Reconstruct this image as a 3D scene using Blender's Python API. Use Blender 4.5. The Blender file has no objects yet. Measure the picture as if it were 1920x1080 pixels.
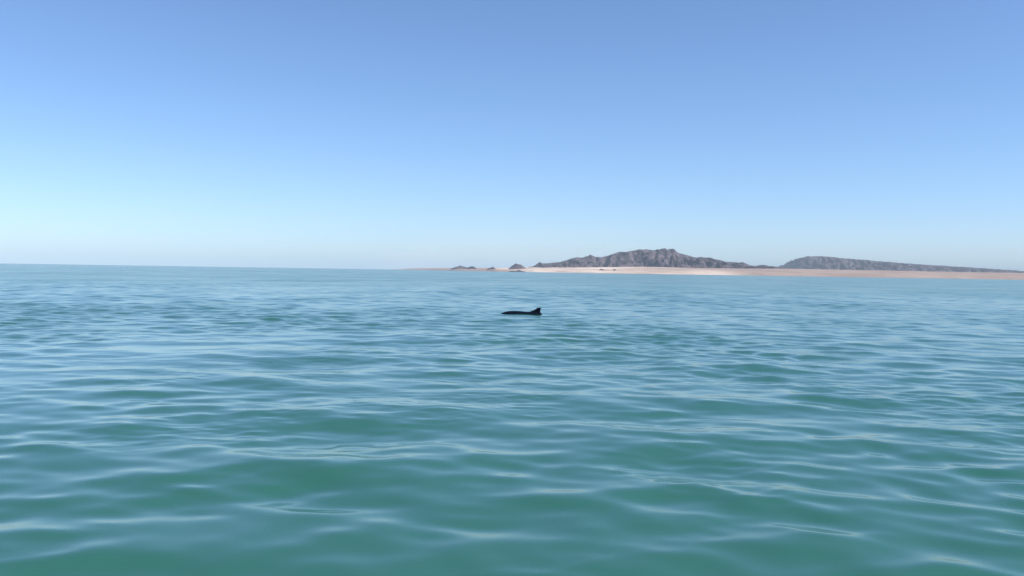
import bpy, bmesh, math
import numpy as np
from mathutils import Matrix, Vector

scene = bpy.context.scene
R = math.radians

# ------------------------------------------------------------------ camera
CAM_H = 1.6                 # eye height over the water, in a small open boat
F = 1713.0                  # focal length in pixels of a 1920-wide frame
ROLL = R(0.88)
PITCH = R(1.06)
cam_data = bpy.data.cameras.new('camera')
cam = bpy.data.objects.new('camera', cam_data)
scene.collection.objects.link(cam)
cam_data.sensor_width = 36.0
cam_data.lens = 36.0 * F / 1920.0
cam_data.clip_start = 0.1
cam_data.clip_end = 200000.0
cam.matrix_world = (Matrix.Translation((0, 0, CAM_H)) @ Matrix.Rotation(math.pi / 2 - PITCH, 4, 'X')
                    @ Matrix.Rotation(ROLL, 4, 'Z'))
scene.camera = cam

# ------------------------------------------------------------------ sky, sun, exposure
SUN_ELEV, SUN_AZ = 46.0, 110.0      # azimuth measured clockwise from +Y: behind the boat, to the right
world = bpy.data.worlds.new('World')
scene.world = world
world.use_nodes = True
wn, wl = world.node_tree.nodes, world.node_tree.links
wn.clear()
w_out = wn.new('ShaderNodeOutputWorld')
w_bg = wn.new('ShaderNodeBackground')
w_sky = wn.new('ShaderNodeTexSky')
w_sky.sky_type = 'NISHITA'
w_sky.sun_disc = False
w_sky.sun_elevation = R(SUN_ELEV)
w_sky.sun_rotation = R(SUN_AZ)
w_sky.altitude = 0
w_sky.air_density = 0.75
w_sky.dust_density = 0.45
w_sky.ozone_density = 6.8
w_bg.inputs['Strength'].default_value = 0.144
wl.new(w_sky.outputs['Color'], w_bg.inputs['Color'])
wl.new(w_bg.outputs['Background'], w_out.inputs['Surface'])

sun_data = bpy.data.lights.new('sun', 'SUN')
sun_data.energy = 3.8
sun_data.angle = R(0.53)
sun_data.color = (1.0, 0.965, 0.92)
sun = bpy.data.objects.new('sun', sun_data)
scene.collection.objects.link(sun)
sd = Vector((math.sin(R(SUN_AZ)) * math.cos(R(SUN_ELEV)), math.cos(R(SUN_AZ)) * math.cos(R(SUN_ELEV)), math.sin(R(SUN_ELEV))))
sun.rotation_euler = sd.to_track_quat('Z', 'Y').to_euler()
sun.location = sd * 60

scene.view_settings.view_transform = 'Standard'
scene.view_settings.look = 'None'
scene.view_settings.gamma = 1.0
scene.view_settings.use_curve_mapping = False
scene.view_settings.exposure = 0.30
scene.render.engine = 'CYCLES'
scene.cycles.use_denoising = True
scene.cycles.max_bounces = 8
scene.cycles.volume_bounces = 3
scene.cycles.filter_width = 1.5

# ------------------------------------------------------------------ helpers
def material(name):
    m = bpy.data.materials.new(name)
    m.use_nodes = True
    return m, m.node_tree.nodes, m.node_tree.links, m.node_tree.nodes['Principled BSDF']

def mesh_object(name, verts, faces, mat, smooth=True):
    me = bpy.data.meshes.new(name)
    verts = np.asarray(verts, dtype=np.float32)
    faces = np.asarray(faces, dtype=np.int32)
    nf, k = faces.shape
    me.vertices.add(len(verts)); me.vertices.foreach_set('co', verts.ravel())
    me.loops.add(nf * k); me.loops.foreach_set('vertex_index', faces.ravel())
    me.polygons.add(nf)
    me.polygons.foreach_set('loop_start', np.arange(0, nf * k, k, dtype=np.int32))
    me.polygons.foreach_set('loop_total', np.full(nf, k, dtype=np.int32))
    me.update(calc_edges=True)
    me.polygons.foreach_set('use_smooth', np.full(nf, smooth, dtype=bool))
    me.materials.append(mat)
    o = bpy.data.objects.new(name, me)
    scene.collection.objects.link(o)
    return o

def grid_faces(nr, nc, wrap=False):
    i, j = np.meshgrid(np.arange(nr - 1), np.arange(nc if wrap else nc - 1), indexing='ij')
    j2 = (j + 1) % nc
    return np.stack([i * nc + j, i * nc + j2, (i + 1) * nc + j2, (i + 1) * nc + j], -1).reshape(-1, 4)

def value_noise(x, y, seed):
    xi, yi = np.floor(x).astype(np.int64), np.floor(y).astype(np.int64)
    fx, fy = x - xi, y - yi
    fx = fx * fx * fx * (fx * (fx * 6 - 15) + 10); fy = fy * fy * fy * (fy * (fy * 6 - 15) + 10)
    def h(a, b):
        n = (a * 374761393 + b * 668265263 + seed * 974634777) & 0xFFFFFFFF
        n = ((n ^ (n >> 13)) * 1274126177) & 0xFFFFFFFF
        n = n ^ (n >> 16)
        return (n & 0xFFFFFF) / float(0xFFFFFF) * 2 - 1
    a, b, c, d = h(xi, yi), h(xi + 1, yi), h(xi, yi + 1), h(xi + 1, yi + 1)
    return (a * (1 - fx) + b * fx) * (1 - fy) + (c * (1 - fx) + d * fx) * fy

def fbm(x, y, seed, octaves=4, gain=0.5):
    s, a, t = 0.0, 1.0, 0.0
    for k in range(octaves):
        s = s + a * value_noise(x * 2 ** k, y * 2 ** k, seed + k * 17); t += a; a *= gain
    return s / t

def smooth(t):
    t = np.clip(t, 0, 1)
    return t * t * (3 - 2 * t)

def structure(o):
    o['kind'] = 'structure'
    return o

def tag(o, label, category, group=None):
    o['label'] = label; o['category'] = category
    if group: o['group'] = group
    return o

# ------------------------------------------------------------------ the sea
rng = np.random.default_rng(11)
N = 96
lam = np.exp(rng.uniform(np.log(0.26), np.log(6.0), N))
lam.sort()
heading = R(262) + rng.normal(0, R(46), N)               # travel direction, mostly toward the boat
kx, ky = np.cos(heading) * 2 * np.pi / lam, np.sin(heading) * 2 * np.pi / lam
# slope of each component: chop of one to three metres carries most of it
slope = np.exp(-0.5 * (np.log(lam / 0.72) / 0.7) ** 2)
slope *= 0.094 / math.sqrt(np.sum(slope ** 2) / 2)
# a little fine ripple, which comes and goes in patches
M = 16
lam = np.concatenate([lam, rng.uniform(0.15, 0.3, M)])
heading = np.concatenate([heading, R(262) + rng.normal(0, R(50), M)])
kx, ky = np.cos(heading) * 2 * np.pi / lam, np.sin(heading) * 2 * np.pi / lam
slope = np.concatenate([slope, np.full(M, 0.038 * math.sqrt(2.0 / M))])
N = N + M
amp = slope * lam / (2 * np.pi)
phase = rng.uniform(0, 2 * np.pi, N)

PORPOISE = np.array([0.38, 34.0])

# single larger waves: (x, distance, half width along the crest, wavelength, steepness of the face toward the boat)
def packet(px, y, w, h, steep=0.11):
    d = CAM_H * F / (y - 508.3 - (px - 960) * math.tan(ROLL))
    return ((px - 960) / F * d, d, 0.5 * w / F * d, 2.0 * d * h / (y - 508.3), steep)
PACKETS = [packet(670, 792, 330, 48, 0.14), packet(600, 672, 260, 26), packet(1070, 668, 240, 26), packet(1360, 700, 270, 24),
           packet(1340, 848, 330, 55), packet(620, 905, 420, 70, 0.09), packet(450, 722, 140, 30), packet(1150, 762, 300, 30, 0.08),
           packet(800, 640, 260, 20, 0.09), packet(1010, 950, 400, 70, 0.08), packet(1230, 640, 200, 18, 0.09), packet(860, 700, 200, 24, 0.08), packet(957, 601, 70, 7, 0.10)]

def sea(x, y, spacing):
    """Displaced sea surface; returns dx, dy, z and the slope left unresolved by the mesh."""
    z = np.zeros_like(x); dx = np.zeros_like(x); dy = np.zeros_like(x); lost = np.zeros_like(x)
    r = np.sqrt(x ** 2 + y ** 2)
    gust = 1.0 + 0.5 * fbm(x / 9.0, y / 14.0, 5, 3)
    fine = np.clip(0.75 + 0.9 * fbm(x / 3.5, y / 5.0, 9, 3), 0.05, 2)
    ripple = np.clip(2.2 * fbm(x / 1.6, y / 2.2, 27, 3) + 0.05, 0.0, 1.4)
    calm = 1 - 0.55 * np.exp(-(((x - PORPOISE[0]) / 2.0) ** 2 + ((y - PORPOISE[1]) / 3.0) ** 2))
    calm = calm * (0.65 + 0.35 * smooth((r - 4.5) / 5.0))      # lee of the boat
    offshore = smooth((r - 7) / 45)                            # the short chop dies down away from the boat
    for i in range(N):
        w = gust * (ripple if i >= N - M else fine if lam[i] < 0.9 else 1.0) * calm
        w = w * (1 - (0.56 if lam[i] < 1.2 else -0.25) * offshore)
        k = 2 * np.pi / lam[i]
        # rows too coarse to carry this wave only get its roughness
        live = int(np.count_nonzero(spacing.min(1) < lam[i] / 2.2))
        sl = slice(0, live)
        keep = smooth((lam[i] / np.maximum(spacing[sl], 1e-6) - 2.2) / 2.5)
        ph = (kx[i] * x[sl] + ky[i] * y[sl] + phase[i]).astype(np.float32)
        a = amp[i] * w[sl] * keep
        s, c = np.sin(ph), np.cos(ph)
        z[sl] += a * c
        dx[sl] -= 0.9 * a * s * kx[i] / k
        dy[sl] -= 0.9 * a * s * ky[i] / k
        e = 0.5 * (slope[i] * w) ** 2
        e[sl] *= 1 - keep ** 2
        lost += e
    # ripples spreading from the animal
    d = np.sqrt((x - PORPOISE[0]) ** 2 / 1.6 + (y - PORPOISE[1]) ** 2)
    near = d < 9
    z[near] += 0.013 * np.cos(2 * np.pi * d[near] / 0.75) * np.exp(-((d[near] - 1.2) / 1.5) ** 2)
    for cx, cy, hw, wl, st in PACKETS:
        st = st * (0.7 if cy < 9 else 0.6)
        u, v = (x - cx) / hw, (y - cy - 0.12 * (x - cx)) / (0.5 * wl)
        near = (np.abs(u) < 4) & (np.abs(v) < 4)
        un, vn = u[near], v[near]
        z[near] += st * wl / (2 * np.pi) * np.exp(-0.5 * un ** 2 - 0.5 * vn ** 2) * np.sin(np.pi * vn)
    return dx, dy, z, np.sqrt(lost)

rs = [2.0]
while rs[-1] < 40000:
    r = rs[-1]
    rs.append(r + (max(0.035, 0.0036 * r) if r < 300 else 0.008 * r if r < 800 else 0.04 * r))
rs = np.array(rs)
fine_az = np.arange(-40, 40.001, 0.12)
az = np.radians(np.concatenate([fine_az, np.arange(42, 320 - 0.5, 2.0)]))
rr, aa = np.meshgrid(rs, az, indexing='ij')
X, Y = rr * np.sin(aa), rr * np.cos(aa)
dr = np.gradient(rs)
coarse = np.where(np.abs((np.degrees(aa) + 180) % 360 - 180) > 40.5, R(2.0), R(0.12))
spacing = np.maximum(dr[:, None], rr * coarse)
dx, dy, Z, lost = sea(X, Y, spacing)
m_sea, n, l, b = material('sea_water')
b.inputs['IOR'].default_value = 1.333
b.inputs['Base Color'].default_value = (0.034, 0.143, 0.097, 1)
at = n.new('ShaderNodeAttribute'); at.attribute_name = 'unresolved_slope'
ma = n.new('ShaderNodeMath'); ma.operation = 'MULTIPLY_ADD'
ma.inputs[1].default_value = 0.5; ma.inputs[2].default_value = 0.009
sq = n.new('ShaderNodeMath'); sq.operation = 'SQRT'
l.new(at.outputs['Fac'], ma.inputs[0]); l.new(ma.outputs[0], sq.inputs[0]); l.new(sq.outputs[0], b.inputs['Roughness'])
verts = np.stack([X + dx, Y + dy, Z], -1).reshape(-1, 3)
water = mesh_object('water', verts, grid_faces(len(rs), len(az), wrap=True)[:, ::-1], m_sea)
attr = water.data.attributes.new('unresolved_slope', 'FLOAT', 'POINT')
attr.data.foreach_set('value', lost.astype(np.float32).ravel())
structure(water)

# ------------------------------------------------------------------ the far shore
def horizon_y(px):
    return 508.3 + (px - 960) * math.tan(ROLL)

def world_x(px, depth):
    return (px - 960.0) / F * depth

def lift(px, y, depth):
    """height in metres of a point seen at picture height y, at that depth"""
    return CAM_H + (horizon_y(px) - y) / F * depth

def table(px, pairs):
    a = np.array(pairs, dtype=float)
    return np.interp(px, a[:, 0], a[:, 1])

SHORE = [(700, 9000), (765, 5200), (850, 3100), (930, 2450), (1000, 2150), (1100, 2000), (1500, 1950), (1800, 1900), (2400, 1900)]
SANDTOP = [(700, 505.5), (745, 504.6), (765, 503.2), (800, 502.4), (850, 502.2), (900, 502.2), (940, 502), (1000, 501), (1100, 501), (1200, 500), (1300, 502.5),
           (1400, 503.5), (1494, 504), (1600, 506), (1750, 509), (1920, 512), (2400, 520)]

def shore_depth(px): return table(px, SHORE)
def back_depth(px): return shore_depth(px) * 1.38

px = np.arange(720, 2300, 2.0)
t = np.concatenate([np.linspace(-0.04, 0.2, 30), np.linspace(0.22, 1.0, 50), np.linspace(1.1, 3, 12)])
P, T = np.meshgrid(px, t, indexing='xy')
D = shore_depth(P) + (back_depth(P) - shore_depth(P)) * T
SX = world_x(P, D)
wob = fbm(SX / 120, D / 500, 31, 4)
D = D + 18 * fbm(SX / 60, SX * 0 + 3.3, 44, 3)
top = lift(P, table(P, SANDTOP), back_depth(P))
top = np.maximum(top, 0.6)
tt = np.clip(T, 0, 1)
Zs = np.where(T < 0, T * 60, top * (0.22 * smooth(tt / 0.07) + 0.78 * tt ** 0.85))
Zs = Zs + np.where(T > 0, top * 0.10 * wob * smooth(tt / 0.1) * np.where(T > 0.85, 0.3, 1), 0)
Zs = Zs - np.where(T > 1, (T - 1) * 3, 0)
m_sand, n, l, b = material('desert_sand')
geo = n.new('ShaderNodeNewGeometry')
mp = n.new('ShaderNodeMapping'); mp.inputs['Scale'].default_value = (0.006, 0.0035, 0.06)
n1 = n.new('ShaderNodeTexNoise'); n1.inputs['Scale'].default_value = 1.0; n1.inputs['Detail'].default_value = 6
l.new(geo.outputs['Position'], mp.inputs['Vector']); l.new(mp.outputs['Vector'], n1.inputs['Vector'])
cr = n.new('ShaderNodeValToRGB')
cr.color_ramp.elements[0].position = 0.36; cr.color_ramp.elements[0].color = (0.47, 0.34, 0.26, 1)
cr.color_ramp.elements[1].position = 0.60; cr.color_ramp.elements[1].color = (0.82, 0.65, 0.50, 1)
l.new(n1.outputs['Fac'], cr.inputs['Fac'])
# the ground turns from pale beach sand to mauve-brown scrubland further along the coast
sep = n.new('ShaderNodeSeparateXYZ'); l.new(geo.outputs['Position'], sep.inputs['Vector'])
mr = n.new('ShaderNodeMapRange'); mr.interpolation_type = 'SMOOTHSTEP'
mr.inputs['From Min'].default_value = 380; mr.inputs['From Max'].default_value = 560
l.new(sep.outputs['X'], mr.inputs['Value'])
mr2 = n.new('ShaderNodeMath'); mr2.operation = 'MULTIPLY'; mr2.inputs[1].default_value = 0.8
l.new(mr.outputs['Result'], mr2.inputs[0])
mx = n.new('ShaderNodeMixRGB'); mx.inputs['Color2'].default_value = (0.37, 0.26, 0.205, 1)
mr3 = n.new('ShaderNodeMapRange'); mr3.interpolation_type = 'SMOOTHSTEP'
mr3.inputs['From Min'].default_value = 0; mr3.inputs['From Max'].default_value = -90
mr3.inputs['To Max'].default_value = 0.85
l.new(sep.outputs['X'], mr3.inputs['Value'])
mxx = n.new('ShaderNodeMath'); mxx.operation = 'MAXIMUM'
l.new(mr2.outputs[0], mxx.inputs[0]); l.new(mr3.outputs['Result'], mxx.inputs[1])
l.new(mxx.outputs[0], mx.inputs['Fac']); l.new(cr.outputs['Color'], mx.inputs['Color1'])
# scrub and gravel lying in broken bands along the coast
mp2 = n.new('ShaderNodeMapping'); mp2.inputs['Scale'].default_value = (0.012, 0.006, 0.45)
n2 = n.new('ShaderNodeTexNoise'); n2.inputs['Scale'].default_value = 1.0; n2.inputs['Detail'].default_value = 7; n2.inputs['Roughness'].default_value = 0.65
l.new(geo.outputs['Position'], mp2.inputs['Vector']); l.new(mp2.outputs['Vector'], n2.inputs['Vector'])
cr2 = n.new('ShaderNodeValToRGB')
cr2.color_ramp.elements[0].position = 0.54; cr2.color_ramp.elements[0].color = (0, 0, 0, 1)
cr2.color_ramp.elements[1].position = 0.68; cr2.color_ramp.elements[1].color = (0.75, 0.75, 0.75, 1)
l.new(n2.outputs['Fac'], cr2.inputs['Fac'])
mx2 = n.new('ShaderNodeMixRGB'); mx2.inputs['Color2'].default_value = (0.16, 0.115, 0.09, 1)
l.new(cr2.outputs['Color'], mx2.inputs['Fac']); l.new(mx.outputs['Color'], mx2.inputs['Color1'])
l.new(mx2.outputs['Color'], b.inputs['Base Color'])
b.inputs['Roughness'].default_value = 0.95; b.inputs['Specular IOR Level'].default_value = 0.1
beach = structure(mesh_object('beach', np.stack([SX, D, Zs], -1).reshape(-1, 3), grid_faces(len(t), len(px)), m_sand))

m_rock, n, l, b = material('hill_rock')
geo = n.new('ShaderNodeNewGeometry')
n1 = n.new('ShaderNodeTexNoise'); n1.inputs['Scale'].default_value = 0.045; n1.inputs['Detail'].default_value = 8
l.new(geo.outputs['Position'], n1.inputs['Vector'])
cr = n.new('ShaderNodeValToRGB')
cr.color_ramp.elements[0].position = 0.35; cr.color_ramp.elements[0].color = (0.026, 0.022, 0.030, 1)
cr.color_ramp.elements[1].position = 0.66; cr.color_ramp.elements[1].color = (0.180, 0.138, 0.152, 1)
l.new(n1.outputs['Fac'], cr.inputs['Fac']); l.new(cr.outputs['Color'], b.inputs['Base Color'])
b.inputs['Roughness'].default_value = 0.95; b.inputs['Specular IOR Level'].default_value = 0.1

def make_hill(name, profile, d0, d1, d2, seed, rough, step=1.0):
    """A mountain whose crest line follows the profile; spurs and gullies run down both flanks."""
    pr = np.array(profile, float)
    q = np.arange(pr[0, 0], pr[-1, 0] + 0.1, step)
    tq = np.linspace(0, 2, 70)
    Q, TQ = np.meshgrid(q, tq, indexing='xy')
    depth = np.where(TQ < 1, d0 + (d1 - d0) * TQ, d1 + (d2 - d1) * (TQ - 1))
    x = world_x(Q, d1)
    side = 1 - np.abs(TQ - 1)
    # spurs lean to and fro as they come down
    lean = (TQ - 1) * 10 * fbm(x / 90, depth / 200, seed + 3, 2)
    qs = Q + lean * side
    crest = lift(qs, table(qs, profile), d1)
    g = np.abs(fbm(x / 58 + 0.5 * fbm(x / 80, depth / 80, seed + 7, 2), depth / 210, seed, 4, 0.55))
    g2 = fbm(x / 16, depth / 40, seed + 11, 3)
    body = side ** 0.85
    z = crest * (body - rough * np.clip(4 * side * (1 - side), 0, 1) * (1.3 * g - 0.22) + 0.10 * rough * 1.2 * g2 * np.clip(4 * side * (1 - side), 0, 1))
    z = z - 4 * (1 - smooth(side / 0.12))
    yy = depth + 30 * fbm(x / 70, TQ * 0 + 1.7, seed + 5, 3) * (1 - side) * 2
    return structure(mesh_object(name, np.stack([x, yy, z], -1).reshape(-1, 3), grid_faces(len(tq), len(q)), m_rock))

MAIN = [(985, 506), (990, 500.5), (1000, 499), (1006, 495), (1011, 491), (1016, 494), (1030, 493), (1050, 491), (1060, 488), (1070, 484.5), (1080, 482.5),
        (1090, 483), (1100, 480.5), (1106, 476.8), (1115, 481.5), (1125, 482), (1140, 479), (1150, 475.5), (1160, 472), (1175, 471.5),
        (1190, 469), (1200, 466.8), (1212, 466), (1222, 468), (1235, 468), (1243, 465.6), (1250, 468.2), (1258, 465.6), (1266, 470.5),
        (1275, 474.5), (1290, 478.5), (1300, 483), (1306, 482.3), (1314, 480.8), (1322, 483), (1335, 486), (1345, 489), (1360, 490.8), (1375, 491.3),
        (1382, 494), (1391, 490.8), (1397, 493), (1404, 496.5), (1412, 498.5), (1420, 498), (1427, 496.6), (1436, 499), (1452, 500.5), (1475, 502.5), (1500, 507)]
make_hill('hill', MAIN, 2700, 3080, 3600, 3, 0.85)
EAST = [(1480, 508), (1492, 495), (1502, 486), (1514, 480), (1530, 479), (1560, 482), (1590, 485), (1620, 487), (1650, 490), (1690, 493), (1730, 496),
        (1780, 499), (1840, 503), (1900, 507), (1960, 511), (2050, 520)]
make_hill('hill', EAST, 4700, 5300, 6100, 8, 0.8)

# dark rock outcrops standing clear of the hill
def outcrop(pxc, width, base_y, peak_y, depth, seed, label, group=None):
    half = 0.62 * width / F * depth
    top = lift(pxc, peak_y, depth); bot = min(lift(pxc, base_y, depth), top - 1) - 2.0
    h = top - bot
    u = np.linspace(-1, 1, 33)
    U, V = np.meshgrid(u, u, indexing='xy')
    ang = np.arctan2(V, U)
    r = np.sqrt(U ** 2 + V ** 2) / (1 + 0.22 * fbm(np.cos(ang) * 1.7 + 5, np.sin(ang) * 1.7 + 5, seed, 3))
    z = np.clip(1 - r ** 1.35, -0.05, 1) * (1 + 0.6 * fbm(U * 3.5, V * 3.5, seed + 2, 4))
    z = z / z.max()
    o = mesh_object('rock_outcrop', np.stack([U * half, V * half * 0.9, z * h], -1).reshape(-1, 3), grid_faces(33, 33), m_rock)
    o.location = (world_x(pxc, depth), depth, bot)
    return tag(o, label, 'rock', group)

G = 'rock outcrops along the far shore'
outcrop(863, 30, 503.5, 497.6, 3300, 21, 'larger of two dark rock knobs standing together far left on the low shore', G)
outcrop(884, 22, 504.5, 499.0, 3250, 22, 'smaller right one of two dark rock knobs together far left on the low shore', G)
outcrop(922, 18, 505, 500.4, 2700, 23, 'small faint rock hump alone on pale sand, between knob pair and rounded rock', G)
outcrop(971, 30, 503.5, 493.9, 2600, 24, 'rounded dark rock standing alone just left of the foot of the main hill', G)
outcrop(972, 62, 512, 506.0, 2080, 25, 'long low dark rock at the water edge beneath the rounded rock', G)
outcrop(1128, 18, 508.5, 503.8, 2100, 26, 'left one of two small dark patches on the pale beach below the hill', G)
outcrop(1153, 16, 508.8, 504.2, 2100, 27, 'right one of two small dark patches on the pale beach below the hill', G)

# ------------------------------------------------------------------ the porpoise
m_skin, n, l, b = material('wet_dark_skin')
tc = n.new('ShaderNodeTexCoord')
n1 = n.new('ShaderNodeTexNoise'); n1.inputs['Scale'].default_value = 6; n1.inputs['Detail'].default_value = 5
l.new(tc.outputs['Object'], n1.inputs['Vector'])
cr = n.new('ShaderNodeValToRGB')
cr.color_ramp.elements[0].color = (0.002, 0.005, 0.012, 1); cr.color_ramp.elements[1].color = (0.005, 0.010, 0.020, 1)
l.new(n1.outputs['Fac'], cr.inputs['Fac']); l.new(cr.outputs['Color'], b.inputs['Base Color'])
b.inputs['Roughness'].default_value = 0.5; b.inputs['Specular IOR Level'].default_value = 0.06

def make_porpoise():
    bm = bmesh.new()
    def loft(rings):
        loops = [[bm.verts.new(p) for p in ring] for ring in rings]
        for a, c in zip(loops[:-1], loops[1:]):
            k = len(a)
            for i in range(k):
                bm.faces.new((a[i], a[(i + 1) % k], c[(i + 1) % k], c[i]))
        bm.faces.new(loops[0][::-1]); bm.faces.new(loops[-1])
    # body along x, nose at -x: (x, back line z, belly z, half width)
    st = [(-1.50, -0.045, -0.075, 0.015), (-1.47, 0.0, -0.13, 0.06), (-1.40, 0.05, -0.19, 0.11), (-1.28, 0.105, -0.26, 0.16),
          (-1.12, 0.140, -0.33, 0.205), (-0.92, 0.150, -0.39, 0.24), (-0.68, 0.140, -0.43, 0.26), (-0.42, 0.118, -0.45, 0.26),
          (-0.18, 0.105, -0.44, 0.245), (0.0, 0.09, -0.42, 0.22), (0.12, -0.01, -0.40, 0.195), (0.32, -0.09, -0.39, 0.16),
          (0.52, -0.20, -0.40, 0.12), (0.72, -0.28, -0.41, 0.085), (0.9, -0.34, -0.43, 0.05), (1.0, -0.37, -0.42, 0.03)]
    rings = []
    for x, zt, zb, hw in st:
        c, h = (zt + zb) / 2, (zt - zb) / 2
        rings.append([(x, hw * math.cos(a), c + h * math.sin(a)) for a in np.linspace(0, 2 * math.pi, 20, endpoint=False)])
    loft(rings)
    # dorsal fin: swept leading edge, nearly upright trailing edge
    fin = [(-0.62, 0.0, -0.02, 0.045), (-0.46, -0.002, 0.105, 0.036), (-0.30, -0.006, 0.165, 0.030), (-0.215, -0.002, 0.205, 0.028), (-0.16, 0.012, 0.245, 0.024), (-0.12, 0.03, 0.285, 0.020)]
    rings = []
    for xl, xt, z, th in fin:
        ring = []
        for a in np.linspace(0, 2 * math.pi, 16, endpoint=False):
            u = (1 - math.cos(a)) / 2
            w = th * math.sin(a) * (1 - 0.55 * u)
            ring.append((xl + (xt - xl) * u, w, z))
        rings.append(ring)
    loft(rings)
    # flippers and tail flukes, under water
    for s in (-1, 1):
        rings = []
        for k in range(5):
            f = k / 4
            cx, cy, cz, ch = -0.95 + 0.22 * f, s * (0.17 + 0.26 * f), -0.27 - 0.12 * f, 0.085 * (1 - 0.75 * f)
            rings.append([(cx + ch * math.cos(a), cy, cz + 0.022 * (1 - 0.5 * f) * math.sin(a)) for a in np.linspace(0, 2 * math.pi, 12, endpoint=False)])
        loft(rings)
        rings = []
        for k in range(5):
            f = k / 4
            cx, cy, cz, ch = 0.98 + 0.14 * f, s * (0.0 + 0.30 * f), -0.395, 0.11 * (1 - 0.8 * f)
            rings.append([(cx + ch * math.cos(a), cy, cz + 0.02 * (1 - 0.5 * f) * math.sin(a)) for a in np.linspace(0, 2 * math.pi, 12, endpoint=False)])
        loft(rings)
    bmesh.ops.recalc_face_normals(bm, faces=bm.faces)
    me = bpy.data.meshes.new('porpoise_cage'); bm.to_mesh(me); bm.free()
    cage = bpy.data.objects.new('porpoise_cage', me); scene.collection.objects.link(cage)
    r = cage.modifiers.new('remesh', 'REMESH'); r.mode = 'VOXEL'; r.voxel_size = 0.009
    s = cage.modifiers.new('smooth', 'SMOOTH'); s.iterations = 5; s.factor = 0.5
    dg = bpy.context.evaluated_depsgraph_get()
    me2 = bpy.data.meshes.new_from_object(cage.evaluated_get(dg))
    bpy.data.objects.remove(cage); bpy.data.meshes.remove(me)
    me2.name = 'porpoise'
    me2.materials.clear(); me2.materials.append(m_skin)
    me2.polygons.foreach_set('use_smooth', np.ones(len(me2.polygons), dtype=bool))
    o = bpy.data.objects.new('porpoise', me2); scene.collection.objects.link(o)
    return o

porpoise = make_porpoise()
porpoise.location = (1.08, 34.0, -0.03)
porpoise.scale = (1.05, 1.0, 1.0)
porpoise.rotation_euler = (0, 0, R(-4))
tag(porpoise, 'dark porpoise at the surface, back and upright dorsal fin showing above calm sea', 'porpoise')

# ------------------------------------------------------------------ sea haze
m_haze = bpy.data.materials.new('sea_haze'); m_haze.use_nodes = True
n, l = m_haze.node_tree.nodes, m_haze.node_tree.links
n.clear()
out = n.new('ShaderNodeOutputMaterial'); pv = n.new('ShaderNodeVolumePrincipled')
pv.inputs['Color'].default_value = (0.86, 0.95, 1.0, 1)
pv.inputs['Density'].default_value = 0.00008
pv.inputs['Anisotropy'].default_value = -0.3
l.new(pv.outputs['Volume'], out.inputs['Volume'])
E = 41000.0
hv = [(sx * E, sy * E, z) for z in (-30.0, 200.0) for sx, sy in ((-1, -1), (1, -1), (1, 1), (-1, 1))]
hf = [(3, 2, 1, 0), (4, 5, 6, 7), (0, 1, 5, 4), (1, 2, 6, 5), (2, 3, 7, 6), (3, 0, 4, 7)]
haze = mesh_object('haze', hv, hf, m_haze, smooth=False)
haze['kind'] = 'stuff'
